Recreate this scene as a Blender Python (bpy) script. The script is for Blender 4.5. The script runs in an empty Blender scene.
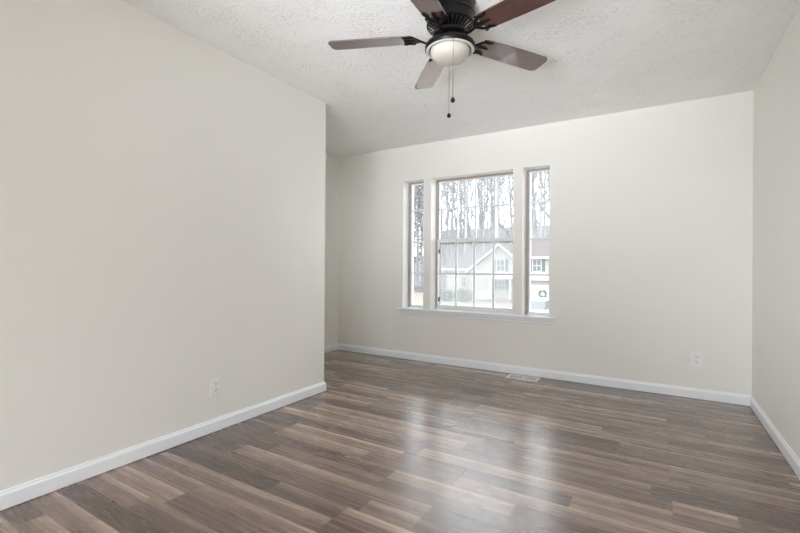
import bpy, bmesh, math, random
from mathutils import Vector, Matrix
PI = math.pi
S = bpy.context.scene
COL = S.collection

# ------------------------------------------------------------------ camera
CAM_F, YAW, PITCH, ROLL, CAM_H = 425.33, 0.543, 0.0007, 0.0071, 1.0571
cd = bpy.data.cameras.new('camera')
cd.sensor_fit = 'HORIZONTAL'; cd.sensor_width = 36.0; cd.lens = CAM_F / 800 * 36.0
cd.clip_start = 0.05; cd.clip_end = 600
cam = bpy.data.objects.new('camera', cd); COL.objects.link(cam)
f0 = Vector((-math.sin(YAW), math.cos(YAW), 0)); r0 = Vector((math.cos(YAW), math.sin(YAW), 0)); u0 = Vector((0, 0, 1))
f1 = f0 * math.cos(PITCH) + u0 * math.sin(PITCH); u1 = u0 * math.cos(PITCH) - f0 * math.sin(PITCH)
r2 = r0 * math.cos(ROLL) + u1 * math.sin(ROLL); u2 = u1 * math.cos(ROLL) - r0 * math.sin(ROLL)
M = Matrix.Identity(4)
for i in range(3):
    M[i][0] = r2[i]; M[i][1] = u2[i]; M[i][2] = -f1[i]
M[2][3] = CAM_H
cam.matrix_world = M
S.camera = cam

# ------------------------------------------------------------------ sky and exposure
SKY = 8.5
w = bpy.data.worlds.new('sky'); S.world = w; w.use_nodes = True
nt = w.node_tree; bg = nt.nodes['Background']
tc = nt.nodes.new('ShaderNodeTexCoord'); sp = nt.nodes.new('ShaderNodeSeparateXYZ')
nt.links.new(tc.outputs['Generated'], sp.inputs[0])
cr = nt.nodes.new('ShaderNodeValToRGB')
mz = nt.nodes.new('ShaderNodeMapRange'); mz.inputs[1].default_value = -1; mz.inputs[2].default_value = 1
e_ = cr.color_ramp.elements          # ground tone below the horizon, overcast sky above
e_[0].position = 0.47; e_[0].color = (0.22, 0.22, 0.21, 1)
e_[1].position = 0.80; e_[1].color = (0.92, 0.96, 1.0, 1)
k_ = e_.new(0.50); k_.color = (0.56, 0.57, 0.58, 1)
nt.links.new(sp.outputs['Z'], mz.inputs[0]); nt.links.new(mz.outputs[0], cr.inputs[0]); nt.links.new(cr.outputs[0], bg.inputs['Color'])
bg.inputs['Strength'].default_value = SKY
vs = S.view_settings
S.display_settings.display_device = 'sRGB'
vs.view_transform = 'Standard'; vs.look = 'None'; vs.gamma = 1.0; vs.use_curve_mapping = False
vs.exposure = 0.13
S.cycles.max_bounces = 14; S.cycles.diffuse_bounces = 9; S.cycles.transparent_max_bounces = 24

def area(name, loc, rot, sx, sy, power=0, color=(1, 1, 1), portal=False):
    d = bpy.data.lights.new(name, 'AREA'); d.shape = 'RECTANGLE'; d.size = sx; d.size_y = sy
    d.energy = power; d.color = color
    if portal: d.cycles.is_portal = True
    o = bpy.data.objects.new(name, d); o.location = loc; o.rotation_euler = rot; COL.objects.link(o); return o

# room numbers
H = 2.44
XR, YB, XL, YE, XS, YR = 0.634, 4.22, -2.407, 2.755, -3.462, -1.4
WT = 0.20
OPEN = [(-2.512, -2.237), (-2.152, -1.226), (-1.140, -0.872)]    # window openings in x
ZO0, ZO1 = 0.585, 2.048
RO = (-1.20, 0.15, 0.06, 1.90)                                   # unseen rear-wall opening, added and sized to let in more daylight
# daylight through the openings (portals only guide the sky light)
area('window_portal', (-1.69, YB + WT + 0.02, 1.32), (-PI/2, 0, 0), 1.70, 1.50, portal=True)
area('rear_portal', ((RO[0]+RO[1])/2, YR - 0.12, (RO[2]+RO[3])/2), (PI/2, 0, 0), RO[1]-RO[0], RO[3]-RO[2], portal=True)

# soft fill lights added behind the camera to brighten the room; one points up
FILL_COL = (0.955, 0.985, 1.05)
def fill_light(loc, to, sx, sy, p, spread):
    o = area('fill_light', loc, (0, 0, 0), sx, sy, p, FILL_COL)
    o.rotation_euler = (Vector(to)-Vector(loc)).to_track_quat('-Z', 'Y').to_euler(); o.data.spread = math.radians(spread)
fill_light((-0.7, -1.0, 1.2), (-0.95, 2.2, 2.44), 1.4, 1.2, 16.5, 56)
fill_light((-0.2, -1.0, 1.4), (-2.2, 4.2, 1.7), 1.2, 0.9, 0.9, 60)
fill_light((0.5, -0.9, 1.4), (-2.8, 4.2, 1.5), 0.5, 0.9, 1.2, 22)
fill_light((-2.0, -1.0, 1.3), (0.63, 3.3, 1.0), 0.8, 0.9, 2.5, 32)
area('ceiling_fill', (-0.6, -0.8, 1.55), (PI, 0, 0), 1.4, 0.7, 5.0, FILL_COL)  # added upward fill that brightens the ceiling

# ------------------------------------------------------------------ helpers
def tag(o, label=None, cat=None, group=None, kind=None):
    if label: o['label'] = label
    if cat: o['category'] = cat
    if group: o['group'] = group
    if kind: o['kind'] = kind
    return o
def obj(name, bm, mat, parent=None, smooth=False):
    bmesh.ops.recalc_face_normals(bm, faces=bm.faces)
    me = bpy.data.meshes.new(name); bm.to_mesh(me); bm.free()
    if smooth is True:
        for p in me.polygons: p.use_smooth = True
    elif smooth:
        me.shade_smooth() if hasattr(me, 'shade_smooth') else None
        try: me.set_sharp_from_angle(angle=smooth)
        except Exception: pass
    for m in (mat if isinstance(mat, (list, tuple)) else [mat]): me.materials.append(m)
    o = bpy.data.objects.new(name, me); COL.objects.link(o)
    if parent: o.parent = parent
    return o
def empty(name, loc, label, cat, group=None, rz=0):
    o = bpy.data.objects.new(name, None); COL.objects.link(o); o.location = loc; o.rotation_euler = (0, 0, rz)
    o.empty_display_size = 0.1
    return tag(o, label, cat, group)
def struct(name, bm, mat, parent=None, smooth=False):
    o = obj(name, bm, mat, parent, smooth)
    if not parent: o['kind'] = 'structure'
    return o
def copy_tree(o, parent=None):
    c = o.copy(); COL.objects.link(c)
    if parent: c.parent = parent
    for ch in list(o.children): copy_tree(ch, c)
    return c
def NB(): return bmesh.new()
def box(bm, x0, x1, y0, y1, z0, z1, bev=0, mi=0, mtx=None):
    vs_ = [bm.verts.new((x, y, z)) for x in (x0, x1) for y in (y0, y1) for z in (z0, z1)]
    fs = []
    for q in ((0,1,3,2),(4,6,7,5),(0,4,5,1),(2,3,7,6),(0,2,6,4),(1,5,7,3)):
        f = bm.faces.new([vs_[i] for i in q]); f.material_index = mi; fs.append(f)
    if mtx: bmesh.ops.transform(bm, matrix=mtx, verts=vs_)
    if bev:
        es = list({e for f in fs for e in f.edges})
        bmesh.ops.bevel(bm, geom=es, offset=bev, segments=2, affect='EDGES', profile=0.5)
    return vs_
def tube(bm, pts, radii, seg=8, cap=True, flat=1.0):
    pts = [Vector(p) for p in pts]
    if not isinstance(radii, (list, tuple)): radii = [radii] * len(pts)
    rings = []; up = None
    for i, p in enumerate(pts):
        t = (pts[min(i+1, len(pts)-1)] - pts[max(i-1, 0)]).normalized()
        if up is None: up = Vector((0, 0, 1)) if abs(t.z) < 0.9 else Vector((1, 0, 0))
        a = t.cross(up)
        if a.length < 1e-6: a = t.orthogonal()
        a.normalize(); b = a.cross(t).normalized()
        if abs(t.z) >= 0.9: up = b
        rings.append([bm.verts.new(p + radii[i] * (math.cos(2*PI*k/seg) * a + flat * math.sin(2*PI*k/seg) * b)) for k in range(seg)])
    for r_, s_ in zip(rings, rings[1:]):
        for k in range(seg): bm.faces.new((r_[k], r_[(k+1) % seg], s_[(k+1) % seg], s_[k]))
    if cap:
        bm.faces.new(rings[0]); bm.faces.new(rings[-1])
def lathe(bm, prof, seg=48, c=(0, 0, 0), a0=0.0, mi=0):
    rings = []
    for r, z in prof:
        if r < 1e-5: rings.append([bm.verts.new((c[0], c[1], c[2]+z))])
        else: rings.append([bm.verts.new((c[0]+r*math.cos(2*PI*k/seg+a0), c[1]+r*math.sin(2*PI*k/seg+a0), c[2]+z)) for k in range(seg)])
    for A, B in zip(rings, rings[1:]):
        for k in range(seg):
            k2 = (k+1) % seg
            if len(A) == 1 and len(B) == 1: continue
            if len(A) == 1: f = bm.faces.new((A[0], B[k], B[k2]))
            elif len(B) == 1: f = bm.faces.new((A[k], A[k2], B[0]))
            else: f = bm.faces.new((A[k], A[k2], B[k2], B[k]))
            f.material_index = mi
def prism(bm, poly, d0, d1, fn, mi=0):
    a = [bm.verts.new(fn(p[0], p[1], d0)) for p in poly]; b = [bm.verts.new(fn(p[0], p[1], d1)) for p in poly]
    n = len(poly)
    fs = [bm.faces.new(a), bm.faces.new(b[::-1])]
    for i in range(n): fs.append(bm.faces.new((a[i], a[(i+1) % n], b[(i+1) % n], b[i])))
    for f in fs: f.material_index = mi
    return a + b
def sweep(bm, path, prof):
    """profile (out, z) swept along a polyline in plan, mitred; 'out' points to the left of travel"""
    n = len(path); rings = []
    P = [Vector((p[0], p[1])) for p in path]
    for i in range(n):
        d1 = (P[i]-P[i-1]).normalized() if i else None
        d2 = (P[i+1]-P[i]).normalized() if i < n-1 else None
        if d1 is None: d1 = d2
        if d2 is None: d2 = d1
        n1 = Vector((-d1.y, d1.x)); n2 = Vector((-d2.y, d2.x))
        m = (n1+n2); m = m / m.dot(n1) if abs(m.dot(n1)) > 1e-6 else n1
        rings.append([bm.verts.new((P[i].x+m.x*o_, P[i].y+m.y*o_, z_)) for o_, z_ in prof])
    for A, B in zip(rings, rings[1:]):
        for k in range(len(prof)):
            k2 = (k+1) % len(prof); bm.faces.new((A[k], A[k2], B[k2], B[k]))
    bm.faces.new(rings[0]); bm.faces.new(rings[-1])

# ------------------------------------------------------------------ materials
def srgb(r, g, b):
    def c(v):
        v /= 255.0
        return v/12.92 if v <= 0.04045 else ((v+0.055)/1.055)**2.4
    return (c(r), c(g), c(b), 1)
def mat(name, color, rough=0.5, metal=0.0, spec=0.5, coat=0.0, coat_rough=0.1, vary=0.0, vscale=8.0, bump=0.0, bscale=60.0, stretch=(1, 1, 1)):
    m = bpy.data.materials.new(name); m.use_nodes = True
    n = m.node_tree.nodes; L = m.node_tree.links; b = n['Principled BSDF']
    b.inputs['Base Color'].default_value = color; b.inputs['Roughness'].default_value = rough
    b.inputs['Metallic'].default_value = metal; b.inputs['Specular IOR Level'].default_value = spec
    b.inputs['Coat Weight'].default_value = coat; b.inputs['Coat Roughness'].default_value = coat_rough
    if vary or bump:
        tcn = n.new('ShaderNodeTexCoord'); mp = n.new('ShaderNodeMapping'); mp.inputs['Scale'].default_value = stretch
        L.new(tcn.outputs['Object'], mp.inputs[0])
    if vary:
        no = n.new('ShaderNodeTexNoise'); no.inputs['Scale'].default_value = vscale; no.inputs['Detail'].default_value = 5
        L.new(mp.outputs[0], no.inputs['Vector'])
        mr = n.new('ShaderNodeMapRange'); mr.inputs[1].default_value = 0.3; mr.inputs[2].default_value = 0.7
        mr.inputs[3].default_value = 1-vary; mr.inputs[4].default_value = 1+vary
        L.new(no.outputs['Fac'], mr.inputs[0])
        hs = n.new('ShaderNodeHueSaturation'); hs.inputs['Color'].default_value = color
        L.new(mr.outputs[0], hs.inputs['Value']); L.new(hs.outputs[0], b.inputs['Base Color'])
    if bump:
        nb = n.new('ShaderNodeTexNoise'); nb.inputs['Scale'].default_value = bscale; nb.inputs['Detail'].default_value = 4
        L.new(mp.outputs[0], nb.inputs['Vector'])
        bp = n.new('ShaderNodeBump'); bp.inputs['Strength'].default_value = bump; bp.inputs['Distance'].default_value = 0.002
        L.new(nb.outputs['Fac'], bp.inputs['Height']); L.new(bp.outputs[0], b.inputs['Normal'])
    return m

WALL = mat('wall_paint', srgb(237, 236, 231), 0.55, spec=0.25, vary=0.01, vscale=1.5, bump=0.12, bscale=140)
TRIM = mat('trim_paint', srgb(243, 246, 250), 0.32, spec=0.4, vary=0.008, vscale=3)
JAMB = mat('window_trim_paint', srgb(249, 248, 246), 0.4, spec=0.4, vary=0.008, vscale=3)
VINYL = mat('window_vinyl', srgb(236, 238, 239), 0.35, vary=0.01)
FRAMEV = mat('window_frame_vinyl', srgb(164, 155, 147), 0.5, vary=0.03)
PLATE = mat('outlet_plastic', srgb(240, 241, 241), 0.3, vary=0.005)
SLOT = mat('slot_dark', srgb(40, 38, 36), 0.6, vary=0.05)
BLACK = mat('oil_rubbed_bronze', srgb(14, 13, 12), 0.34, metal=0.0, spec=0.25, vary=0.15, vscale=30)
GUN = mat('brushed_highlight_metal', srgb(95, 92, 88), 0.3, metal=0.9, vary=0.1, vscale=40)
CHAIN = mat('chain_metal', srgb(70, 64, 58), 0.35, metal=0.8, vary=0.1)
VENTM = mat('register_enamel', srgb(232, 231, 228), 0.35, vary=0.02)
def frosted():
    m = mat('frosted_glass', srgb(190, 186, 176), 0.35, spec=0.4, vary=0.015, vscale=6)
    b = m.node_tree.nodes['Principled BSDF']
    b.inputs['Subsurface Weight'].default_value = 0.1; b.inputs['Subsurface Radius'].default_value = (0.02, 0.02, 0.018)
    return m
FROST = frosted()
RIM = mat('rim_silver', srgb(196, 194, 188), 0.3, spec=0.6, vary=0.01)
def blade_mat():
    m = mat('mahogany_blade', srgb(84, 54, 52), 0.28, spec=0.6, coat=1.0, coat_rough=0.07)
    m.node_tree.nodes['Principled BSDF'].inputs['Coat IOR'].default_value = 2.1
    n = m.node_tree.nodes; L = m.node_tree.links; b = n['Principled BSDF']
    t = n.new('ShaderNodeTexCoord'); mp = n.new('ShaderNodeMapping'); mp.inputs['Scale'].default_value = (3, 60, 60)
    L.new(t.outputs['Object'], mp.inputs[0])
    no = n.new('ShaderNodeTexNoise'); no.inputs['Scale'].default_value = 2.0; no.inputs['Detail'].default_value = 6
    L.new(mp.outputs[0], no.inputs['Vector'])
    r = n.new('ShaderNodeValToRGB'); r.color_ramp.elements[0].color = srgb(66, 40, 40); r.color_ramp.elements[1].color = srgb(92, 60, 58)
    r.color_ramp.elements[0].position = 0.3; r.color_ramp.elements[1].position = 0.7
    L.new(no.outputs['Fac'], r.inputs[0]); L.new(r.outputs[0], b.inputs['Base Color'])
    return m
BLADE = blade_mat()
def glass_mat(name, film=0.0, filmcol=(0.9, 0.92, 0.94, 1)):
    m = bpy.data.materials.new(name); m.use_nodes = True
    n = m.node_tree.nodes; L = m.node_tree.links
    n.remove(n['Principled BSDF']); out = n['Material Output']
    tr = n.new('ShaderNodeBsdfTransparent'); tr.inputs[0].default_value = (0.97, 0.98, 0.98, 1)
    gl = n.new('ShaderNodeBsdfGlossy'); gl.inputs['Roughness'].default_value = 0.02
    fr = n.new('ShaderNodeFresnel'); fr.inputs[0].default_value = 1.45
    mx = n.new('ShaderNodeMixShader'); L.new(fr.outputs[0], mx.inputs[0]); L.new(tr.outputs[0], mx.inputs[1]); L.new(gl.outputs[0], mx.inputs[2])
    last = mx
    if film:
        tl = n.new('ShaderNodeBsdfTranslucent'); tl.inputs[0].default_value = filmcol
        no = n.new('ShaderNodeTexNoise'); no.inputs['Scale'].default_value = 5.0
        mr = n.new('ShaderNodeMapRange'); mr.inputs[3].default_value = film*0.8; mr.inputs[4].default_value = film*1.2
        L.new(no.outputs['Fac'], mr.inputs[0])
        m2 = n.new('ShaderNodeMixShader'); L.new(mr.outputs[0], m2.inputs[0]); L.new(mx.outputs[0], m2.inputs[1]); L.new(tl.outputs[0], m2.inputs[2]); last = m2
    L.new(last.outputs[0], out.inputs[0])
    return m
GLASS = glass_mat('window_glass', 0.045)
def screen_mat():
    m = bpy.data.materials.new('insect_mesh'); m.use_nodes = True
    n = m.node_tree.nodes; L = m.node_tree.links
    n.remove(n['Principled BSDF']); out = n['Material Output']
    tr = n.new('ShaderNodeBsdfTransparent')
    df = n.new('ShaderNodeBsdfDiffuse'); df.inputs[0].default_value = (0.45, 0.46, 0.47, 1)
    tl = n.new('ShaderNodeBsdfTranslucent'); tl.inputs[0].default_value = (0.45, 0.46, 0.47, 1)
    a = n.new('ShaderNodeMixShader'); a.inputs[0].default_value = 0.5; L.new(df.outputs[0], a.inputs[1]); L.new(tl.outputs[0], a.inputs[2])
    mx = n.new('ShaderNodeMixShader'); mx.inputs[0].default_value = 0.26
    L.new(tr.outputs[0], mx.inputs[1]); L.new(a.outputs[0], mx.inputs[2]); L.new(mx.outputs[0], out.inputs[0])
    return m
SCREEN = screen_mat()

def ceiling_mat():
    m = mat('stippled_ceiling', srgb(246, 246, 244), 0.8, spec=0.1)
    n = m.node_tree.nodes; L = m.node_tree.links; b = n['Principled BSDF']
    t = n.new('ShaderNodeTexCoord')
    def noise(s, d, stretch=(1, 1, 1), dist=0.0):
        mp = n.new('ShaderNodeMapping'); mp.inputs['Scale'].default_value = stretch
        L.new(t.outputs['Object'], mp.inputs[0])
        x = n.new('ShaderNodeTexNoise'); x.inputs['Scale'].default_value = s; x.inputs['Detail'].default_value = d
        x.inputs['Distortion'].default_value = dist; L.new(mp.outputs[0], x.inputs['Vector']); return x
    def ramp(src, a, c):
        r = n.new('ShaderNodeMapRange'); r.inputs[1].default_value = a; r.inputs[2].default_value = c; L.new(src, r.inputs[0]); return r
    fine = ramp(noise(52, 3, (0.75, 1.3, 1), dist=0.5).outputs['Fac'], 0.53, 0.59)
    patch = ramp(noise(4.5, 3).outputs['Fac'], 0.38, 0.62)
    mu = n.new('ShaderNodeMath'); mu.operation = 'MULTIPLY'; L.new(fine.outputs[0], mu.inputs[0]); L.new(patch.outputs[0], mu.inputs[1])
    sm = noise(90, 3)
    ad = n.new('ShaderNodeMath'); ad.operation = 'MULTIPLY_ADD'; ad.inputs[1].default_value = 0.12
    L.new(sm.outputs['Fac'], ad.inputs[0]); L.new(mu.outputs[0], ad.inputs[2])
    bp = n.new('ShaderNodeBump'); bp.inputs['Strength'].default_value = 0.9; bp.inputs['Distance'].default_value = 0.004
    L.new(ad.outputs[0], bp.inputs['Height']); L.new(bp.outputs[0], b.inputs['Normal'])
    return m
CEIL = ceiling_mat()

def floor_mat():
    m = bpy.data.materials.new('laminate_planks'); m.use_nodes = True
    n = m.node_tree.nodes; L = m.node_tree.links; b = n['Principled BSDF']
    t = n.new('ShaderNodeTexCoord'); sx = n.new('ShaderNodeSeparateXYZ'); L.new(t.outputs['Object'], sx.inputs[0])
    def ma(op, a, c=None, e=None):
        x = n.new('ShaderNodeMath'); x.operation = op
        for i, v in enumerate((a, c, e)):
            if v is None: continue
            if isinstance(v, (int, float)): x.inputs[i].default_value = v
            else: L.new(v, x.inputs[i])
        return x.outputs[0]
    def comb(x, y, z):
        c = n.new('ShaderNodeCombineXYZ')
        for i, v in enumerate((x, y, z)):
            if isinstance(v, (int, float)): c.inputs[i].default_value = v
            else: L.new(v, c.inputs[i])
        return c.outputs[0]
    def white(v):
        x = n.new('ShaderNodeTexWhiteNoise'); x.noise_dimensions = '3D'; L.new(v, x.inputs['Vector']); return x
    def noise(v, s, d, dist=0.0, rough=0.5):
        x = n.new('ShaderNodeTexNoise'); x.inputs['Scale'].default_value = s; x.inputs['Detail'].default_value = d
        x.inputs['Distortion'].default_value = dist; x.inputs['Roughness'].default_value = rough; L.new(v, x.inputs['Vector']); return x.outputs['Fac']
    def mrange(v, a, c, o0, o1):
        r = n.new('ShaderNodeMapRange'); L.new(v, r.inputs[0]); r.inputs[1].default_value = a; r.inputs[2].default_value = c
        r.inputs[3].default_value = o0; r.inputs[4].default_value = o1; return r.outputs[0]
    X, Y = sx.outputs[0], sx.outputs[1]
    PW, PL = 0.2045, 1.22
    rv = ma('DIVIDE', ma('SUBTRACT', Y, 0.872), PW); row = ma('FLOOR', rv); v = ma('FRACT', rv)
    off = ma('MULTIPLY', ma('FRACT', ma('MULTIPLY', row, 0.5)), PL)
    jit = ma('MULTIPLY', ma('MULTIPLY', white(comb(row, 3.3, 1.1)).outputs['Value'], ma('FRACT', ma('MULTIPLY', row, 0.5))), 0.9)
    uu = ma('DIVIDE', ma('SUBTRACT', ma('ADD', X, ma('ADD', off, jit)), 0.065), PL); col = ma('FLOOR', uu); u = ma('FRACT', uu)
    pid = comb(row, col, 7.7)
    rnd = white(pid); rs = n.new('ShaderNodeSeparateColor'); L.new(rnd.outputs['Color'], rs.inputs[0])
    r1, r2_, r3 = rs.outputs[0], rs.outputs[1], rs.outputs[2]
    # half-width printed strips with their own ends inside each plank
    half = ma('FLOOR', ma('MULTIPLY', v, 2.0)); vh = ma('FRACT', ma('MULTIPLY', v, 2.0))
    cut = ma('GREATER_THAN', u, mrange(white(comb(ma('ADD', row, ma('MULTIPLY', half, 0.37)), col, 2.0)).outputs['Value'], 0, 1, 0.15, 0.85))
    sid = white(comb(ma('ADD', row, ma('MULTIPLY', half, 0.31)), ma('ADD', col, ma('MULTIPLY', cut, 0.43)), 5.0)).outputs['Value']
    # grain, stretched along the plank
    seed = ma('MULTIPLY', r1, 37.0)
    seed2 = ma('MULTIPLY', sid, 19.0)
    g1 = noise(comb(ma('ADD', ma('MULTIPLY', X, 0.55), seed), ma('MULTIPLY', Y, 14.0), seed2), 1.0, 2, 0.5)
    g2 = noise(comb(ma('ADD', ma('MULTIPLY', X, 2.5), seed), ma('MULTIPLY', Y, 70.0), seed2), 1.0, 5, 0.8, 0.6)
    g3 = noise(comb(ma('ADD', ma('MULTIPLY', X, 5.0), seed), ma('MULTIPLY', Y, 16.0), seed2), 1.0, 4, 2.5, 0.6)
    # pale sapwood streak along one side of a strip
    edge = ma('ADD', vh, ma('MULTIPLY', ma('SUBTRACT', g1, 0.5), 0.9))
    streak = ma('MULTIPLY', mrange(edge, 0.50, 1.0, 0.0, 1.0), ma('GREATER_THAN', sid, 0.35))
    tone = ma('ADD', ma('MULTIPLY', r2_, 0.26), ma('MULTIPLY', sid, 0.38))
    tone = ma('ADD', tone, mrange(g1, 0.25, 0.75, -0.14, 0.14))
    tone = ma('ADD', tone, mrange(g2, 0.3, 0.7, -0.09, 0.09))
    tone = ma('ADD', tone, mrange(g3, 0.3, 0.7, -0.10, 0.10))
    tone = ma('ADD', tone, ma('MULTIPLY', streak, 0.38))
    rp = n.new('ShaderNodeValToRGB'); e = rp.color_ramp.elements
    e[0].position = 0.0; e[0].color = srgb(82, 65, 58)
    e[1].position = 1.0; e[1].color = srgb(202, 178, 160)
    for p_, c_ in ((0.25, (107, 87, 78)), (0.5, (136, 114, 102)), (0.75, (167, 144, 129))):
        k = e.new(p_); k.color = srgb(*c_)
    L.new(tone, rp.inputs[0])
    # joints
    dv = ma('MULTIPLY', ma('MINIMUM', v, ma('SUBTRACT', 1.0, v)), PW)
    du = ma('MULTIPLY', ma('MINIMUM', u, ma('SUBTRACT', 1.0, u)), PL)
    joint = mrange(ma('MINIMUM', dv, du), 0.0004, 0.0016, 0.0, 1.0)
    mx = n.new('ShaderNodeMix'); mx.data_type = 'RGBA'; L.new(joint, mx.inputs[0]); mx.inputs[6].default_value = srgb(82, 70, 64); L.new(rp.outputs[0], mx.inputs[7])
    L.new(mx.outputs[2], b.inputs['Base Color'])
    L.new(mrange(g2, 0.3, 0.7, 0.22, 0.32), b.inputs['Roughness'])
    b.inputs['Specular IOR Level'].default_value = 0.5
    b.inputs['Coat Weight'].default_value = 0.6; b.inputs['Coat Roughness'].default_value = 0.27
    hgt = ma('ADD', ma('MULTIPLY', joint, 1.0), ma('MULTIPLY', g2, 0.25))
    bp = n.new('ShaderNodeBump'); bp.inputs['Strength'].default_value = 0.25; bp.inputs['Distance'].default_value = 0.0015
    L.new(hgt, bp.inputs['Height']); L.new(bp.outputs[0], b.inputs['Normal'])
    return m
FLOOR = floor_mat()

# ------------------------------------------------------------------ room shell
bm = NB(); box(bm, XS-0.2, XR+0.2, YR-0.2, YB+WT, -0.15, 0); struct('floor', bm, FLOOR)
bm = NB(); box(bm, XS-0.2, XR+0.2, YR-0.2, YB+WT, H, H+0.2); struct('ceiling', bm, CEIL)
def pierced_wall(name, x0, x1, y0, y1, holes, m):
    """wall in the xz plane between y0 and y1 with rectangular holes (x0,x1,z0,z1)"""
    xs = sorted({x0, x1, *[h[0] for h in holes], *[h[1] for h in holes]}); zs = sorted({0.0, H, *[h[2] for h in holes], *[h[3] for h in holes]})
    solid = lambda i, k: 0 <= i < len(xs)-1 and 0 <= k < len(zs)-1 and not any(h[0]-1e-6 <= xs[i] and xs[i+1] <= h[1]+1e-6 and h[2]-1e-6 <= zs[k] and zs[k+1] <= h[3]+1e-6 for h in holes)
    bm = NB(); V = {}
    def vt(x, y, z):
        k = (round(x, 5), round(y, 5), round(z, 5))
        if k not in V: V[k] = bm.verts.new(k)
        return V[k]
    for i in range(len(xs)-1):
        for k in range(len(zs)-1):
            if not solid(i, k): continue
            a, b_, c, d = xs[i], xs[i+1], zs[k], zs[k+1]
            for y in (y0, y1): bm.faces.new((vt(a, y, c), vt(b_, y, c), vt(b_, y, d), vt(a, y, d)))
            if not solid(i-1, k): bm.faces.new((vt(a, y0, c), vt(a, y1, c), vt(a, y1, d), vt(a, y0, d)))
            if not solid(i+1, k): bm.faces.new((vt(b_, y0, c), vt(b_, y1, c), vt(b_, y1, d), vt(b_, y0, d)))
            if not solid(i, k-1): bm.faces.new((vt(a, y0, c), vt(a, y1, c), vt(b_, y1, c), vt(b_, y0, c)))
            if not solid(i, k+1): bm.faces.new((vt(a, y0, d), vt(a, y1, d), vt(b_, y1, d), vt(b_, y0, d)))
    return struct(name, bm, m)
pierced_wall('wall_back', XS-0.2, XR+0.2, YB, YB+WT, [(a, b, ZO0-0.02, ZO1) for a, b in OPEN], WALL)
pierced_wall('wall_rear', XL, XR, YR-0.12, YR, [RO], WALL)
bm = NB(); box(bm, XS-0.2, XL, YR-0.2, YE, 0, H); struct('wall_left', bm, WALL)
bm = NB(); box(bm, XS-0.2, XS, YE, YB, 0, H); struct('wall_alcove', bm, WALL)
bm = NB(); box(bm, XR, XR+0.2, YR-0.2, YB, 0, H); struct('wall_right', bm, WALL)
BP = [(0, 0.0), (0.006, 0.0), (0.006, 0.0035), (0.014, 0.0035), (0.014, 0.062), (0.0125, 0.067), (0.008, 0.071), (0.0065, 0.079), (0.004, 0.082), (0, 0.082)]
bm = NB(); sweep(bm, [(XS, YE), (XL, YE), (XL, YR)], BP); struct('baseboard_left', bm, TRIM)
bm = NB(); sweep(bm, [(XS, YB-0.0141), (XS, YE+0.0141)], BP); struct('baseboard_alcove', bm, TRIM)
bm = NB(); sweep(bm, [(XR, YB), (XS, YB)], BP); struct('baseboard_back', bm, TRIM)
bm = NB(); sweep(bm, [(XR, YR), (XR, YB-0.0141)], BP); struct('baseboard_right', bm, TRIM)

# window trim: white returns lining each opening, one stool with its apron under all three
for k, (a, b) in enumerate(OPEN):
    bm = NB(); d0, d1, t_ = YB-0.003, YB+0.130, 0.005
    box(bm, a, a+t_, d0, d1, ZO0, ZO1-t_); box(bm, b-t_, b, d0, d1, ZO0, ZO1-t_); box(bm, a, b, d0, d1, ZO1-t_, ZO1)
    struct('trim_%d' % (k+2), bm, JAMB)
bm = NB()
prof = [(0, 0), (0.030, 0), (0.036, 0.005), (0.036, 0.013), (0.030, 0.018), (0, 0.018)]
fnx = lambda o_, z_, d: (d, YB-o_, ZO0-0.018+z_)
prism(bm, prof, -2.562, -0.822, fnx)
for a, b in OPEN: box(bm, a+0.0005, b-0.0005, YB-0.0005, YB+0.130, ZO0-0.018, ZO0)
sill = struct('trim_1', bm, TRIM)
bm = NB()
ap = [(0, 0), (0.005, 0.0), (0.009, 0.004), (0.009, 0.018), (0.012, 0.020), (0.018, 0.030), (0.018, 0.036), (0.024, 0.040), (0.026, 0.052), (0, 0.052)]
prism(bm, ap, -2.532, -0.848, lambda o_, z_, d: (d, YB-o_, ZO0-0.070+z_))
obj('apron', bm, TRIM, sill)

# ------------------------------------------------------------------ windows
ZB = [0.985, 1.352, 1.716]
def ring(bm, x0, x1, z0, z1, l, r, b_, t_, y0, y1):
    box(bm, x0, x0+l, y0, y1, z0, z1); box(bm, x1-r, x1, y0, y1, z0, z1)
    box(bm, x0+l, x1-r, y0, y1, z0, z0+b_); box(bm, x0+l, x1-r, y0, y1, z1-t_, z1)
DY = YB+0.035
def frame_ring(bm, x0, x1, z0, z1, l, r, b_, t_, y0, y1):
    """sides and head first (material 0), then the sill member (material 1)"""
    box(bm, x0, x0+l, y0, y1, z0, z1); box(bm, x1-r, x1, y0, y1, z0, z1); box(bm, x0+l, x1-r, y0, y1, z1-t_, z1)
    box(bm, x0+l, x1-r, y0, y1, z0, z0+b_, mi=1)
def side_window(name, a, b):
    bm = NB(); frame_ring(bm, a+0.005, b-0.005, ZO0, ZO1-0.005, 0.026, 0.026, 0.016, 0.014, DY+0.085, DY+0.16)
    w_ = struct(name, bm, [FRAMEV, VINYL])
    x0, x1, z0, z1 = a+0.031, b-0.031, ZO0+0.016, ZO1-0.019
    bm = NB(); ring(bm, x0, x1, z0, z1, 0.010, 0.010, 0.012, 0.008, DY+0.10, DY+0.15); obj('sash', bm, VINYL, w_)
    bm = NB(); box(bm, x0+0.004, x1-0.004, DY+0.123, DY+0.127, z0+0.004, z1-0.004); obj('pane', bm, GLASS, w_)
    for z in ZB:
        bm = NB(); box(bm, x0+0.008, x1-0.008, DY+0.114, DY+0.136, z-0.009, z+0.009); obj('muntin', bm, VINYL, w_)
    return w_
side_window('window_1', *OPEN[0]); side_window('window_3', *OPEN[2])
a, b = OPEN[1]
bm = NB(); frame_ring(bm, a+0.005, b-0.005, ZO0, ZO1-0.005, 0.012, 0.016, 0.022, 0.014, DY+0.085, DY+0.165)
win = struct('window_2', bm, [FRAMEV, VINYL])
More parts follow.
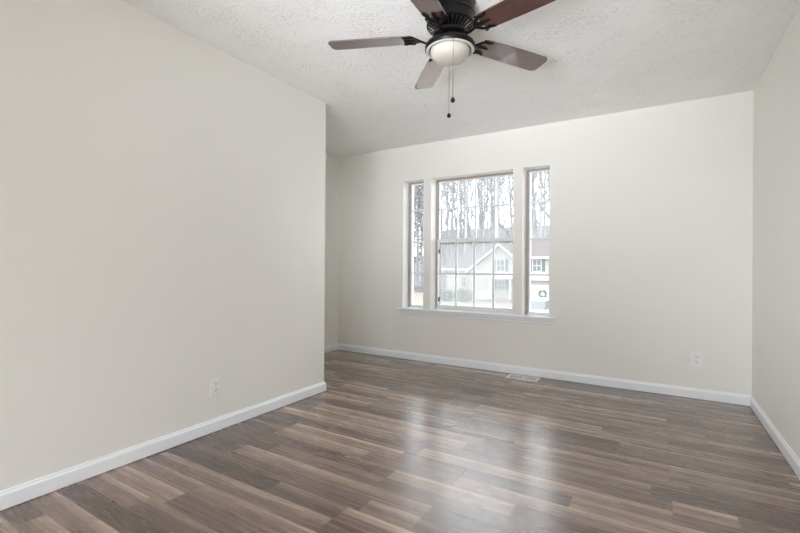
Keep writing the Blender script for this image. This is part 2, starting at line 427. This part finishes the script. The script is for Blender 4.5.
def sash(name, x0, x1, z0, z1, st_l, st_r, rb, rt, y0, y1, zbar):
    bm = NB(); ring(bm, x0, x1, z0, z1, st_l, st_r, rb, rt, y0, y1); s = obj(name, bm, VINYL, win)
    ym = (y0+y1)/2
    bm = NB(); box(bm, x0+st_l-0.004, x1-st_r+0.004, ym-0.002, ym+0.002, z0+rb-0.004, z1-rt+0.004); obj('pane', bm, GLASS, s)
    xa, xb = x0+st_l, x1-st_r
    for i in (1, 2, 3):
        x = xa+(xb-xa)*i/4
        bm = NB(); box(bm, x-0.009, x+0.009, ym-0.009, ym+0.009, z0+rb, z1-rt); obj('muntin', bm, VINYL, s)
    bm = NB(); box(bm, xa, xb, ym-0.008, ym+0.008, zbar-0.009, zbar+0.009); obj('muntin', bm, VINYL, s)
    return s
x0, x1 = a+0.017, b-0.021
sash('upper_sash', x0, x1, 1.335, ZO1-0.019, 0.010, 0.014, 0.030, 0.010, DY+0.128, DY+0.154, 1.716)
ls = sash('lower_sash', x0, x1, ZO0+0.022, 1.372, 0.014, 0.016, 0.024, 0.036, DY+0.098, DY+0.124, 0.985)
for fx in (0.16, 0.80):
    xm = x0+(x1-x0)*fx
    bm = NB(); prism(bm, [(0, 0), (0.016, 0.0), (0.016, 0.006), (0.004, 0.012), (0, 0.012)], xm-0.035, xm+0.035, lambda o_, z_, d: (d, DY+0.098-o_, ZO0+0.028+z_))
    obj('sash_lift', bm, VINYL, ls)
for z in (0.695, 1.236):
    bm = NB(); box(bm, x0+0.018, x0+0.032, DY+0.092, DY+0.106, z-0.022, z+0.022, 0.003); o = obj('sash_clip', bm, SLOT, ls); o['label'] = 'dark clip on the pale sash stile'
bm = NB(); ring(bm, x0+0.004, x1-0.004, ZO0+0.023, 1.334, 0.012, 0.012, 0.012, 0.012, DY+0.156, DY+0.164); sc_ = obj('insect_screen', bm, FRAMEV, win)
bm = NB(); box(bm, x0+0.012, x1-0.012, DY+0.1595, DY+0.1605, ZO0+0.032, 1.326); obj('screen_mesh', bm, SCREEN, sc_)

# ------------------------------------------------------------------ wall outlets
def outlet(loc, rz, label):
    t_ = empty('wall_outlet', loc, label, 'outlet', 'wall outlets', rz)
    # local: x across, -y out of the wall, z up
    bm = NB(); box(bm, -0.040, 0.040, -0.006, 0, -0.061, 0.061, 0.0025); obj('cover_plate', bm, PLATE, t_)
    for s in (1, -1):
        zc = 0.0195*s
        bm = NB()
        poly = []
        for i in range(24):
            an = 2*PI*i/24; x = 0.0175*math.cos(an); z = max(-0.0135, min(0.0135, 0.0175*math.sin(an))); poly.append((x, zc+z))
        prism(bm, poly, -0.0059, -0.0078, lambda p, q, d: (p, d, q)); r_ = obj('receptacle', bm, PLATE, t_)
        for x, hh in ((-0.0063, 0.0080), (0.0063, 0.0065)):
            bm = NB(); box(bm, x-0.0016, x+0.0016, -0.0082, -0.0077, zc+0.001, zc+0.001+hh); obj('slot', bm, SLOT, r_)
        bm = NB(); prism(bm, [(0.0028*math.cos(2*PI*i/12), zc-0.0065+0.0028*math.sin(2*PI*i/12)) for i in range(12)], -0.0077, -0.0082, lambda p, q, d: (p, d, q)); obj('ground_hole', bm, SLOT, r_)
    bm = NB(); prism(bm, [(0.003*math.cos(2*PI*i/12), 0.003*math.sin(2*PI*i/12)) for i in range(12)], -0.0058, -0.0072, lambda p, q, d: (p, d, q)); obj('screw', bm, PLATE, t_)
outlet((XL, 1.718, 0.283), PI/2, 'white duplex outlet low on the large left partition wall')
outlet((-2.696, YB, 0.337), 0, 'small white outlet on the back wall left of the window')
outlet((0.282, YB, 0.318), 0, 'white duplex outlet on the back wall near the right corner')

# ------------------------------------------------------------------ floor register
reg = empty('floor_register', (-1.090, 4.103, 0.0), 'white metal floor register set in the planks under the window', 'vent')
bm = NB(); hx, hy = 0.148, 0.076
ring_o = [(-hx, -hy), (hx, -hy), (hx, hy), (-hx, hy)]
for (xa, xb, ya, yb) in ((-hx, -0.118, -hy, hy), (0.118, hx, -hy, hy), (-0.118, 0.118, -hy, -0.048), (-0.118, 0.118, 0.048, hy)):
    box(bm, xa, xb, ya, yb, 0.0, 0.005)
box(bm, -0.006, 0.006, -0.048, 0.048, 0.0015, 0.005)
obj('register_frame', bm, VENTM, reg)
bm = NB(); box(bm, -0.118, 0.118, -0.048, 0.048, 0.0003, 0.0013); obj('damper', bm, SLOT, reg)
for i in range(12):
    y = -0.044+i*0.008
    bm = NB()
    for xa, xb in ((-0.117, -0.006), (0.006, 0.117)):
        box(bm, xa, xb, -0.0024, 0.0024, -0.0006, 0.0006, mtx=Matrix.Translation((0, y, 0.0034)) @ Matrix.Rotation(-0.45, 4, 'X'))
    obj('louver', bm, VENTM, reg)
bm = NB(); box(bm, -0.112, -0.104, -0.02, 0.0, 0.004, 0.009, 0.001); obj('damper_lever', bm, SLOT, reg)

# ------------------------------------------------------------------ ceiling fan
FX, FY, BZ, PH = -0.938, 2.048, 2.268, math.radians(202.57)
TILT = math.radians(-10.0)
fan = empty('ceiling_fan', (FX, FY, H), 'dark five-blade ceiling fan with frosted bowl light and two pull chains', 'ceiling fan')
zf = lambda z: z-H
bm = NB(); lathe(bm, [(0, 0), (0.128, 0), (0.130, -0.006), (0.126, -0.012), (0.126, -0.055), (0.130, -0.060), (0.130, -0.068), (0.126, -0.073), (0.124, -0.115), (0.116, -0.122), (0.070, -0.150), (0, -0.150)])
mot = obj('motor_housing', bm, BLACK, fan, 0.5)
for k in range(30):      # cooling louvres round the lower taper
    an = 2*PI*k/30
    bm = NB(); box(bm, 0.078, 0.117, -0.0028, 0.0028, -0.004, 0.004, 0.001, mtx=Matrix.Rotation(an, 4, 'Z') @ Matrix.Translation((0, 0, 0)) )
    o = obj('vent_fin', bm, GUN, mot)
    for v_ in o.data.vertices:
        r_ = math.hypot(v_.co.x, v_.co.y); v_.co.z += -0.1235-(0.116-r_)*0.61
bm = NB(); lathe(bm, [(0, -0.150), (0.088, -0.150), (0.092, -0.155), (0.092, -0.168), (0.086, -0.172), (0.060, -0.174), (0.058, -0.205), (0, -0.205)])
obj('flywheel', bm, BLACK, fan, 0.5)
bm = NB(); lathe(bm, [(0.0, -0.203), (0.075, -0.203), (0.112, -0.207), (0.126, -0.214), (0.132, -0.225), (0.132, -0.238), (0.128, -0.244), (0.117, -0.248), (0.112, -0.243), (0.111, -0.235), (0.0, -0.235)], 64)
obj('light_pan', bm, BLACK, fan, 0.6)
bm = NB(); lathe(bm, [(0.108, -0.236), (0.126, -0.243), (0.126, -0.2455), (0.118, -0.2495), (0.112, -0.2485), (0.110, -0.240)], 64)
o = obj('rim', bm, RIM, fan, 0.6); o['label'] = 'pale rim ring around the frosted bowl'
bm = NB(); lathe(bm, [(0.100, -0.236), (0.1045, -0.246), (0.1025, -0.258), (0.095, -0.273), (0.082, -0.287), (0.062, -0.297), (0.038, -0.303), (0.016, -0.3055), (0.0, -0.306)], 64)
o = obj('glass_bowl', bm, FROST, fan, True); o['label'] = 'frosted white glass bowl shade'
def blade(k):
    an = PH-k*2*PI/5
    T = Matrix.Translation((0, 0, zf(BZ))) @ Matrix.Rotation(an, 4, 'Z')
    # blade outline in local (r, w), pitched about its own axis
    r0_, r1_ = 0.195, 0.655
    pts = []
    def w_at(r): return 0.058+0.008*min(1, (r-r0_)/0.25)
    top = [(r0_, 0.040), (r0_+0.006, 0.052)]+[(r, w_at(r)) for r in (0.215, 0.3, 0.4, 0.5, 0.6)]
    c_ = 0.034; W = w_at(r1_)
    top += [(r1_-c_+c_*math.sin(t), W-c_+c_*math.cos(t)) for t in (0, 0.3, 0.6, 0.9, 1.2, PI/2)]
    poly = top+[(r, -w) for r, w in reversed(top)]
    bm = NB(); prism(bm, poly, 0.003, -0.003, lambda p, q, d: (p, q, d))
    bmesh.ops.bevel(bm, geom=[e for e in bm.edges if abs(e.verts[0].co.z-e.verts[1].co.z) < 1e-6], offset=0.001, segments=1, affect='EDGES')
    o = obj('blade', bm, BLADE, fan); o.matrix_local = T @ Matrix.Rotation(TILT, 4, 'X')
    bm = NB(); z_ = -0.0065
    arm = [(0.080, 0, -0.004), (0.105, 0, -0.020), (0.130, 0, -0.022), (0.155, 0, -0.012), (0.172, 0, z_)]
    tube(bm, arm, [0.012, 0.010, 0.009, 0.010, 0.011], 8, flat=0.6)
    for s in (1, -1):
        tube(bm, [(0.160, 0, -0.010), (0.170, 0.016*s, -0.009), (0.184, 0.033*s, z_), (0.204, 0.043*s, z_), (0.224, 0.041*s, z_), (0.240, 0.048*s, z_), (0.250, 0.054*s, z_)], [0.012, 0.011, 0.0105, 0.010, 0.011, 0.009, 0.005], 8, flat=0.4)
        tube(bm, [(0.204, 0.043*s, z_), (0.198, 0.052*s, z_), (0.188, 0.056*s, z_)], [0.009, 0.009, 0.006], 6, flat=0.45)
        tube(bm, [(0.172, 0, z_), (0.188, 0.012*s, z_), (0.202, 0.012*s, z_), (0.212, 0, z_)], 0.0065, 6, flat=0.45)
        lathe(bm, [(0, -0.012), (0.005, -0.011), (0.0065, -0.006), (0.0065, -0.002)], 12, (0.236, 0.046*s, 0))
    tube(bm, [(0.165, 0, -0.008), (0.20, 0, z_), (0.232, 0, z_), (0.246, 0, z_)], [0.012, 0.009, 0.010, 0.006], 8, flat=0.45)
    lathe(bm, [(0, -0.012), (0.005, -0.011), (0.0065, -0.006), (0.0065, -0.002)], 12, (0.232, 0, 0))
    o = obj('blade_iron', bm, BLACK, fan, 0.7); o.matrix_local = T @ Matrix.Rotation(TILT, 4, 'X')
for k in range(5): blade(k)
hd = Vector((math.sin(YAW), -math.cos(YAW), 0))   # pull switches sit on opposite sides of the pan
for s, zb, dx in ((1, 1.884, 0.0), (-1, 1.904, 0.012)):
    p = hd*0.118*s + Vector((math.cos(YAW), math.sin(YAW), 0))*dx
    bm = NB(); zt = zf(2.205) if s > 0 else zf(2.205)
    out = hd*0.018*s
    tube(bm, [p, p+out, p+out+Vector((0, 0, -0.02))], 0.0016, 6)
    base = p+out
    nb = 60; z0_ = zt-0.005; z1_ = zf(zb)+0.014
    tube(bm, [base+Vector((0, 0, zt)), base+Vector((0, 0, z1_))], 0.0009, 5)
    bmesh.ops.translate(bm, verts=[v_ for v_ in bm.verts if v_.co.z > -0.15], vec=(0, 0, zt))
    for i in range(nb):
        zz = z0_+(z1_-z0_)*i/(nb-1)
        lathe(bm, [(0, 0.0017), (0.0016, 0), (0, -0.0017)], 6, (base.x, base.y, zz))
    ch = obj('pull_chain', bm, CHAIN, fan)
    bm = NB(); lathe(bm, [(0, 0.014), (0.003, 0.013), (0.005, 0.010), (0.010, 0.004), (0.0115, -0.002), (0.009, -0.009), (0.004, -0.013), (0, -0.014)], 20, (base.x, base.y, zf(zb)))
    obj('pull_knob', bm, BLACK, ch, True)

# ------------------------------------------------------------------ outdoors
random.seed(11)
LAWN = mat('winter_lawn', srgb(100, 93, 84), 0.95, spec=0.1, vary=0.18, vscale=0.6)
LITTER = mat('woodland_floor', srgb(94, 91, 90), 0.95, spec=0.1, vary=0.25, vscale=1.2)
ROAD = mat('pale_concrete', srgb(112, 101, 95), 0.9, spec=0.1, vary=0.05)
SIDING = mat('cream_siding', srgb(131, 129, 123), 0.7, vary=0.02, vscale=1, bump=0.3, bscale=4, stretch=(0.1, 0.1, 6))
SHINGLE = mat('mauve_shingles', srgb(75, 69, 69), 0.9, spec=0.1, vary=0.10, vscale=2.5)
HWHITE = mat('house_trim_white', srgb(172, 172, 172), 0.6, vary=0.01)
SHUT = mat('green_shutter', srgb(40, 66, 57), 0.6, vary=0.05)
DGLASS = mat('house_window_glass', srgb(54, 60, 66), 0.15, vary=0.1, vscale=2)
BARK = mat('grey_bark', srgb(134, 135, 137), 0.95, spec=0.1, vary=0.15, vscale=1.0)
BARKD = mat('dark_bark', srgb(118, 119, 122), 0.95, spec=0.1, vary=0.15, vscale=1.0)
NEEDLE = mat('pine_needles', srgb(76, 86, 76), 0.9, spec=0.1, vary=0.25, vscale=1.2)
SHRUBM = mat('shrub_leaves', srgb(78, 88, 76), 0.9, spec=0.1, vary=0.3, vscale=5)
CARW = mat('white_car_paint', srgb(238, 238, 238), 0.25, coat=0.5, vary=0.01)
CARD = mat('dark_car_paint', srgb(56, 62, 76), 0.25, coat=0.5, vary=0.02)
TYRE = mat('tyre_rubber', srgb(34, 34, 34), 0.8, vary=0.05)
WREATH = mat('wreath_green', srgb(60, 74, 60), 0.9, vary=0.3, vscale=20)
def slab(bm, pts, th):
    a_ = [bm.verts.new(p) for p in pts]; b_ = [bm.verts.new((p[0], p[1], p[2]-th)) for p in pts]; n_ = len(pts)
    bm.faces.new(a_); bm.faces.new(b_[::-1])
    for i in range(n_): bm.faces.new((a_[i], a_[(i+1) % n_], b_[(i+1) % n_], b_[i]))
GZ = -2.55
def gz(x, y):
    t_ = max(0.0, min(1.0, (y-54)/44.0)); return GZ+13.0*t_*t_*(3-2*t_)*(0.2+0.8*max(0.0, min(1.0, (x/y+0.53)/0.05)))
bm = NB(); NXg, NYg = 40, 46; grid = []
for j in range(NYg+1):
    y = 5.5+j*3.2; grid.append([bm.verts.new((-90+i*2.9, y, gz(-90+i*2.9, y))) for i in range(NXg+1)])
for j in range(NYg):
    for i in range(NXg): bm.faces.new((grid[j][i], grid[j][i+1], grid[j+1][i+1], grid[j+1][i]))
for f in bm.faces:
    if f.calc_center_median().y > 57: f.material_index = 1
o = struct('ground', bm, [LAWN, LITTER], smooth=True)
bm = NB(); box(bm, -70, 15, 20, 27, GZ, GZ+0.03); struct('street', bm, ROAD)
bm = NB(); slab(bm, [(-11.6, 44.4, GZ+0.035), (-6.2, 44.4, GZ+0.035), (-4.6, 26.9, GZ+0.035), (-9.4, 26.9, GZ+0.035)], 0.035); struct('driveway', bm, ROAD)

# neighbour's house
hs = empty('neighbour_house', (-13.5, 45.0, GZ), 'cream two-storey house with mauve roof and green shutters outside the window', 'house')
def hobj(name, bm, m, parent=None):
    if parent is None:
        bmesh.ops.translate(bm, verts=bm.verts, vec=(13.5, -45.0, -GZ)); return obj(name, bm, m, hs)
    bmesh.ops.translate(bm, verts=bm.verts, vec=(13.5, -45.0, -GZ)); return obj(name, bm, m, parent)
fxz = lambda p, q, d: (p, d, q)
bm = NB(); prism(bm, [(-17.9, GZ), (-13.0, GZ), (-13.0, 2.15), (-14.55, 3.47), (-17.9, 0.62)], 45.0, 52.0, fxz); hobj('gable_wall', bm, SIDING)
bm = NB(); box(bm, -21.4, -17.9, 46.2, 53.5, GZ, 0.86); hobj('wing_wall', bm, SIDING)
bm = NB(); box(bm, -13.0, -4.0, 45.4, 54, GZ, 2.2); hobj('main_wall', bm, SIDING)
bm = NB(); box(bm, -12.2, -5.2, 44.4, 45.4, GZ, -0.05); hobj('garage_wall', bm, SIDING)
# roofs
bm = NB()
slab(bm, [(-21.9, 45.8, 0.95), (-16.6, 45.8, 0.95), (-16.6, 50.0, 2.95), (-20.4, 50.0, 2.95)], 0.12)
slab(bm, [(-21.9, 45.8, 0.95), (-20.4, 50.0, 2.95), (-21.9, 54.0, 0.95)], 0.12)
slab(bm, [(-21.9, 54.0, 0.95), (-20.4, 50.0, 2.95), (-16.6, 50.0, 2.95), (-16.6, 54.0, 0.95)], 0.12)
hobj('wing_roof', bm, SHINGLE)
bm = NB()
slab(bm, [(-14.55, 44.6, 3.68), (-18.35, 44.6, 0.62), (-18.35, 52.5, 0.62), (-14.55, 52.5, 3.68)], 0.14)
slab(bm, [(-14.55, 44.6, 3.68), (-14.55, 52.5, 3.68), (-12.8, 52.5, 2.20), (-12.8, 44.6, 2.20)], 0.14)
hobj('gable_roof', bm, SHINGLE)
bm = NB()
slab(bm, [(-13.2, 45.0, 2.22), (-3.6, 45.0, 2.22), (-3.6, 49.7, 4.40), (-14.2, 49.7, 4.40)], 0.14)
slab(bm, [(-14.2, 49.7, 4.40), (-3.6, 49.7, 4.40), (-3.6, 54.4, 2.22), (-13.2, 54.4, 2.22)], 0.14)
hobj('main_roof', bm, SHINGLE)
bm = NB(); slab(bm, [(-12.5, 43.9, -0.05), (-4.9, 43.9, -0.05), (-4.9, 45.4, 0.30), (-12.5, 45.4, 0.30)], 0.16); hobj('garage_roof', bm, HWHITE)
bm = NB()   # white rake boards and fascias
for (p, q) in (((-14.55, 3.60), (-18.40, 0.50)), ((-14.55, 3.60), (-12.8, 2.12))):
    slab(bm, [(p[0], 44.55, p[1]+0.06), (q[0], 44.55, q[1]+0.06), (q[0], 44.62, q[1]+0.06), (p[0], 44.62, p[1]+0.06)], 0.24)
box(bm, -21.9, -18.3, 45.72, 45.82, 0.70, 0.90); box(bm, -13.0, -3.6, 44.93, 45.03, 1.98, 2.20)
hobj('fascia', bm, HWHITE)
def hwindow(x0, x1, z0, z1, y, sh):
    bm = NB(); box(bm, x0-0.07, x1+0.07, y-0.06, y, z0-0.07, z1+0.07); f = hobj('house_window', bm, HWHITE)
    bm = NB(); box(bm, x0, x1, y-0.075, y-0.055, z0, z1); hobj('pane', bm, DGLASS, f)
    bm = NB(); xm = (x0+x1)/2; zm = (z0+z1)/2
    box(bm, x0, x1, y-0.085, y-0.07, zm-0.03, zm+0.03); box(bm, xm-0.02, xm+0.02, y-0.085, y-0.07, z0, z1); hobj('muntin', bm, HWHITE, f)
    for s in sh:
        xa = x1+0.08 if s > 0 else x0-0.08-0.34
        bm = NB(); box(bm, xa, xa+0.34, y-0.05, y, z0-0.05, z1+0.05); hobj('shutter', bm, SHUT)
hwindow(-14.85, -14.05, 0.68, 1.92, 45.0, (-1, 1))
hwindow(-14.75, -14.0, -1.35, -0.35, 45.0, (-1, 1))
hwindow(-19.5, -18.9, -1.2, -0.1, 46.2, ())
hwindow(-11.1, -10.3, 0.72, 1.86, 45.4, (-1, 1))
hwindow(-7.6, -6.8, 0.72, 1.86, 45.4, (-1, 1))
bm = NB(); slab(bm, [(-15.3, 43.6, 0.02), (-12.9, 43.6, 0.02), (-12.9, 45.0, 0.34), (-15.3, 45.0, 0.34)], 0.18); hobj('porch_roof', bm, HWHITE)
for x in (-15.15, -13.05):
    bm = NB(); box(bm, x-0.07, x+0.07, 43.7, 43.84, GZ, -0.1); hobj('porch_post', bm, HWHITE)
bm = NB(); box(bm, -17.6, -14.9, 43.74, 43.80, -1.58, -1.50); box(bm, -17.6, -14.9, 43.74, 43.80, -2.36, -2.28)
for i in range(20): box(bm, -17.55+i*0.138, -17.50+i*0.138, 43.75, 43.79, -2.3, -1.55)
hobj('porch_railing', bm, HWHITE)
bm = NB(); box(bm, -15.3, -12.9, 43.6, 45.0, GZ, GZ+0.28); hobj('porch_floor', bm, ROAD)
bm = NB(); box(bm, -11.2, -6.2, 44.33, 44.4, GZ, -0.75)
for i in range(4):
    for j in range(8): box(bm, -11.1+j*0.62, -10.6+j*0.62, 44.31, 44.34, GZ+0.08+i*0.43, GZ+0.42+i*0.43)
gd = hobj('garage_door', bm, HWHITE)
wr = NB()
for i in range(60):
    an = random.uniform(0, 2*PI); r_ = random.gauss(0.34, 0.05)
    c = Vector((-9.86+r_*math.cos(an), 44.22+random.uniform(-.05, .05), -1.55+r_*math.sin(an)))
    bmesh.ops.create_icosphere(wr, subdivisions=1, radius=random.uniform(0.05, 0.10), matrix=Matrix.Translation(c))
tag(obj('wreath', wr, WREATH), 'dark round wreath hung on the white garage front across the street', 'wreath')

def blob_plant(name, c, rx, rz, n_, m, label, cat, group, seed):
    rnd_ = random.Random(seed); bm = NB()
    for i in range(n_):
        while True:
            p = Vector((rnd_.uniform(-1, 1), rnd_.uniform(-1, 1), rnd_.uniform(-0.9, 1)))
            if p.length < 1: break
        s = rnd_.uniform(0.05, 0.11)*rx
        q = Vector((p.x*rx, p.y*rx, p.z*rz+rz*0.95))
        d = Vector((rnd_.gauss(0, 1), rnd_.gauss(0, 1), rnd_.gauss(0, 1))).normalized(); e_ = d.orthogonal().normalized()
        bm.faces.new([bm.verts.new(q+d*s*1.6), bm.verts.new(q+e_*s), bm.verts.new(q-d*s*1.6), bm.verts.new(q-e_*s)])
    o = obj(name, bm, m); o.location = c
    st = NB()
    for i in range(6):
        an = i*1.05; tube(st, [(0, 0, 0), (0.3*rx*math.cos(an), 0.3*rx*math.sin(an), rz), (0.6*rx*math.cos(an), 0.6*rx*math.sin(an), rz*1.6)], [0.05, 0.03, 0.015], 5)
    obj('stem', st, BARK, o)
    return tag(o, label, cat, group)
blob_plant('shrub', (-19.7, 42.2, GZ), 1.05, 0.62, 900, SHRUBM, 'left rounded green shrub in front of the low house wing', 'shrub', 'shrubs at the house', 3)
blob_plant('shrub', (-17.55, 42.0, GZ), 1.1, 0.66, 900, SHRUBM, 'right rounded green shrub beside the porch railing', 'shrub', 'shrubs at the house', 4)

def bare_tree(seed, h, rb, depth=4, spread=0.55, m=BARK, clear=0.35):
    rnd_ = random.Random(seed); bm = NB(); cnt = [0]
    def grow(p, d, ln, r, lev):
        cnt[0] += 1
        n_ = 4 if lev else 7; pts = [p]; rad = [r]; q = p.copy(); dd = d.copy()
        kids = []
        for i in range(n_):
            dd = (dd + Vector((rnd_.gauss(0, .10), rnd_.gauss(0, .10), rnd_.gauss(0.04, .05)))*(0.5 if lev == 0 else 1.2)).normalized()
            q = q+dd*ln/n_; pts.append(q.copy()); rad.append(r*(1-0.78*(i+1)/n_))
            fr = (i+1)/n_
            if lev < depth and fr > (clear if lev == 0 else 0.2): kids.append((q.copy(), dd.copy(), rad[-1], fr))
        tube(bm, pts, rad, 6 if lev == 0 else (4 if lev < 2 else 3), cap=False)
        for (kp, kd, kr, fr) in kids:
            for _ in range(3 if lev == 0 else 2):
                ax = Vector((rnd_.gauss(0, 1), rnd_.gauss(0, 1), rnd_.gauss(0, .3))).normalized()
                nd = (kd*(1-spread)+ax*spread+Vector((0, 0, .22))).normalized()
                grow(kp, nd, ln*rnd_.uniform(0.24, 0.38)*(1.15-0.45*fr if lev == 0 else 1), kr*rnd_.uniform(.5, .75), lev+1)
    grow(Vector((0, 0, -0.3)), Vector((0, 0, 1)), h, rb, 0)
    return obj('bare_tree', bm, m)
protos = [bare_tree(s, h_, r_, 4, sp_, m_, c_) for s, h_, r_, sp_, m_, c_ in ((1, 24, .22, .38, BARK, .35), (2, 26, .26, .42, BARKD, .42), (3, 21, .20, .46, BARK, .22), (4, 24, .28, .50, BARKD, .28))]
spots = []
rt = random.Random(5)
tries = 0
while len(spots) < 90 and tries < 5000:
    tries += 1
    y = rt.uniform(57, 100); x = -y*rt.uniform(0.10, 0.66)
    if all((x-a_)**2+(y-b_)**2 > 5 for a_, b_ in spots): spots.append((x, y))
spots.sort(key=lambda p: p[1])
for i, (x, y) in enumerate(spots):
    pr = protos[i % 4]
    o = pr if i < 4 else pr.copy()
    if i >= 4: COL.objects.link(o)
    s = rt.uniform(.85, 1.15); o.scale = (s, s, s); o.rotation_euler = (0, 0, rt.uniform(0, 6.28)); o.location = (x, y, gz(x, y))
    tag(o, 'tall bare grey tree in the winter woods behind the house', 'tree', 'bare trees behind the house')
# evergreens seen through the narrow left window
def pine(seed, h):
    rnd_ = random.Random(seed); tr = NB(); tube(tr, [(0, 0, -.3), (0.1, 0, h*.5), (0, 0.1, h)], [.25, .17, .04], 7); fo = NB()
    for i in range(2600):
        z = h*(0.22+0.78*rnd_.random()**0.9); rr = (h-z)*0.20*math.sqrt(rnd_.random())+0.25; an = rnd_.uniform(0, 2*PI)
        q = Vector((rr*math.cos(an), rr*math.sin(an), z-rr*0.25)); d = Vector((math.cos(an), math.sin(an), rnd_.uniform(-.4, .5))).normalized()
        e_ = Vector((-d.y, d.x, 0)).normalized(); s = rnd_.uniform(.22, .5)
        fo.faces.new([fo.verts.new(q), fo.verts.new(q+d*s+e_*s*.3), fo.verts.new(q+d*s*1.9), fo.verts.new(q+d*s-e_*s*.3)])
    o = obj('pine_tree', tr, BARKD); f_ = obj('foliage', fo, NEEDLE, o); return o
for i, (x, y, h_, lab) in enumerate(((-31.9, 58, 19, 'evergreen tree rising behind the narrow left window, nearer the lawn'), (-37.6, 66.5, 21, 'evergreen tree farther left at the edge of the woods'), (-38.6, 76, 22, 'evergreen tree farthest back beside the parked cars'))):
    o = pine(20+i, h_); o.location = (x, y, gz(x, y)); tag(o, lab, 'tree', 'evergreens left of the house')
# young tree on the house's lawn
yt = bare_tree(9, 5.2, 0.07, 3, .6, BARK, .3); yt.name = 'young_tree'; yt.location = (-15.6, 40.0, GZ)
tag(yt, 'slender young bare tree standing on the lawn before the house', 'tree')

def car(name, loc, rz, paint, tall, label):
    c = empty(name, loc, label, 'car', None, rz)
    L_, W_ = 4.5, 1.8; hb, ht = (0.85, 1.42) if not tall else (1.0, 1.75)
    side = [(-2.25, .35), (2.2, .35), (2.25, .6), (2.15, hb-.1), (1.2, hb), (-2.15, hb), (-2.25, .7)]
    bm = NB(); prism(bm, side, -W_/2, W_/2, lambda p, q, d: (p, d, q)); bmesh.ops.bevel(bm, geom=bm.edges[:], offset=.05, segments=2, affect='EDGES'); obj('body', bm, paint, c)
    bm = NB(); a_ = [(-2.0, hb-.02), (1.15, hb-.02), (.45, ht), (-1.6, ht)]
    vs2 = prism(bm, a_, -W_/2+.05, W_/2-.05, lambda p, q, d: (p, d*(1-.18*(q-hb)/(ht-hb)), q)); obj('cabin', bm, DGLASS, c)
    bm = NB(); box(bm, -1.6, .47, -.72, .72, ht-.04, ht+.03, .02); obj('roof', bm, paint, c)
    for x in (-1.4, 1.4):
        for s in (-1, 1):
            bm = NB(); lathe(bm, [(0, -.1), (.33, -.1), (.33, .1), (0, .1)], 20); bmesh.ops.transform(bm, matrix=Matrix.Translation((x, s*.82, .33)) @ Matrix.Rotation(PI/2, 4, 'X'), verts=bm.verts); obj('wheel', bm, TYRE, c)
    return c
car('parked_car', (-6.95, 29.2, GZ+0.035), -PI/2, CARW, False, 'white car on the driveway with dark windshield, in the right window')
car('parked_car', (-30.1, 54.5, gz(-30.1, 54.5)), 0.3, CARD, False, 'small dark car parked far off in the left window')
sh_ = empty('white_shed', (-47.0, 86, gz(-47.0, 86)), 'far white building beyond the lawn in the left window', 'building')
bm = NB(); prism(bm, [(-3, 0), (3, 0), (3, 2.6), (-3, 2.6)], -2.5, 2.5, lambda p, q, d: (p, d, q)); obj('wall', bm, HWHITE, sh_)
bm = NB(); prism(bm, [(-3.2, 2.55), (3.2, 2.55), (0, 3.9)], -2.7, 2.7, lambda p, q, d: (p, d, q)); obj('roof', bm, SHINGLE, sh_)
bm = NB(); box(bm, -1.6, 0.6, -2.56, -2.5, 0, 2.0); obj('door', bm, DGLASS, sh_)
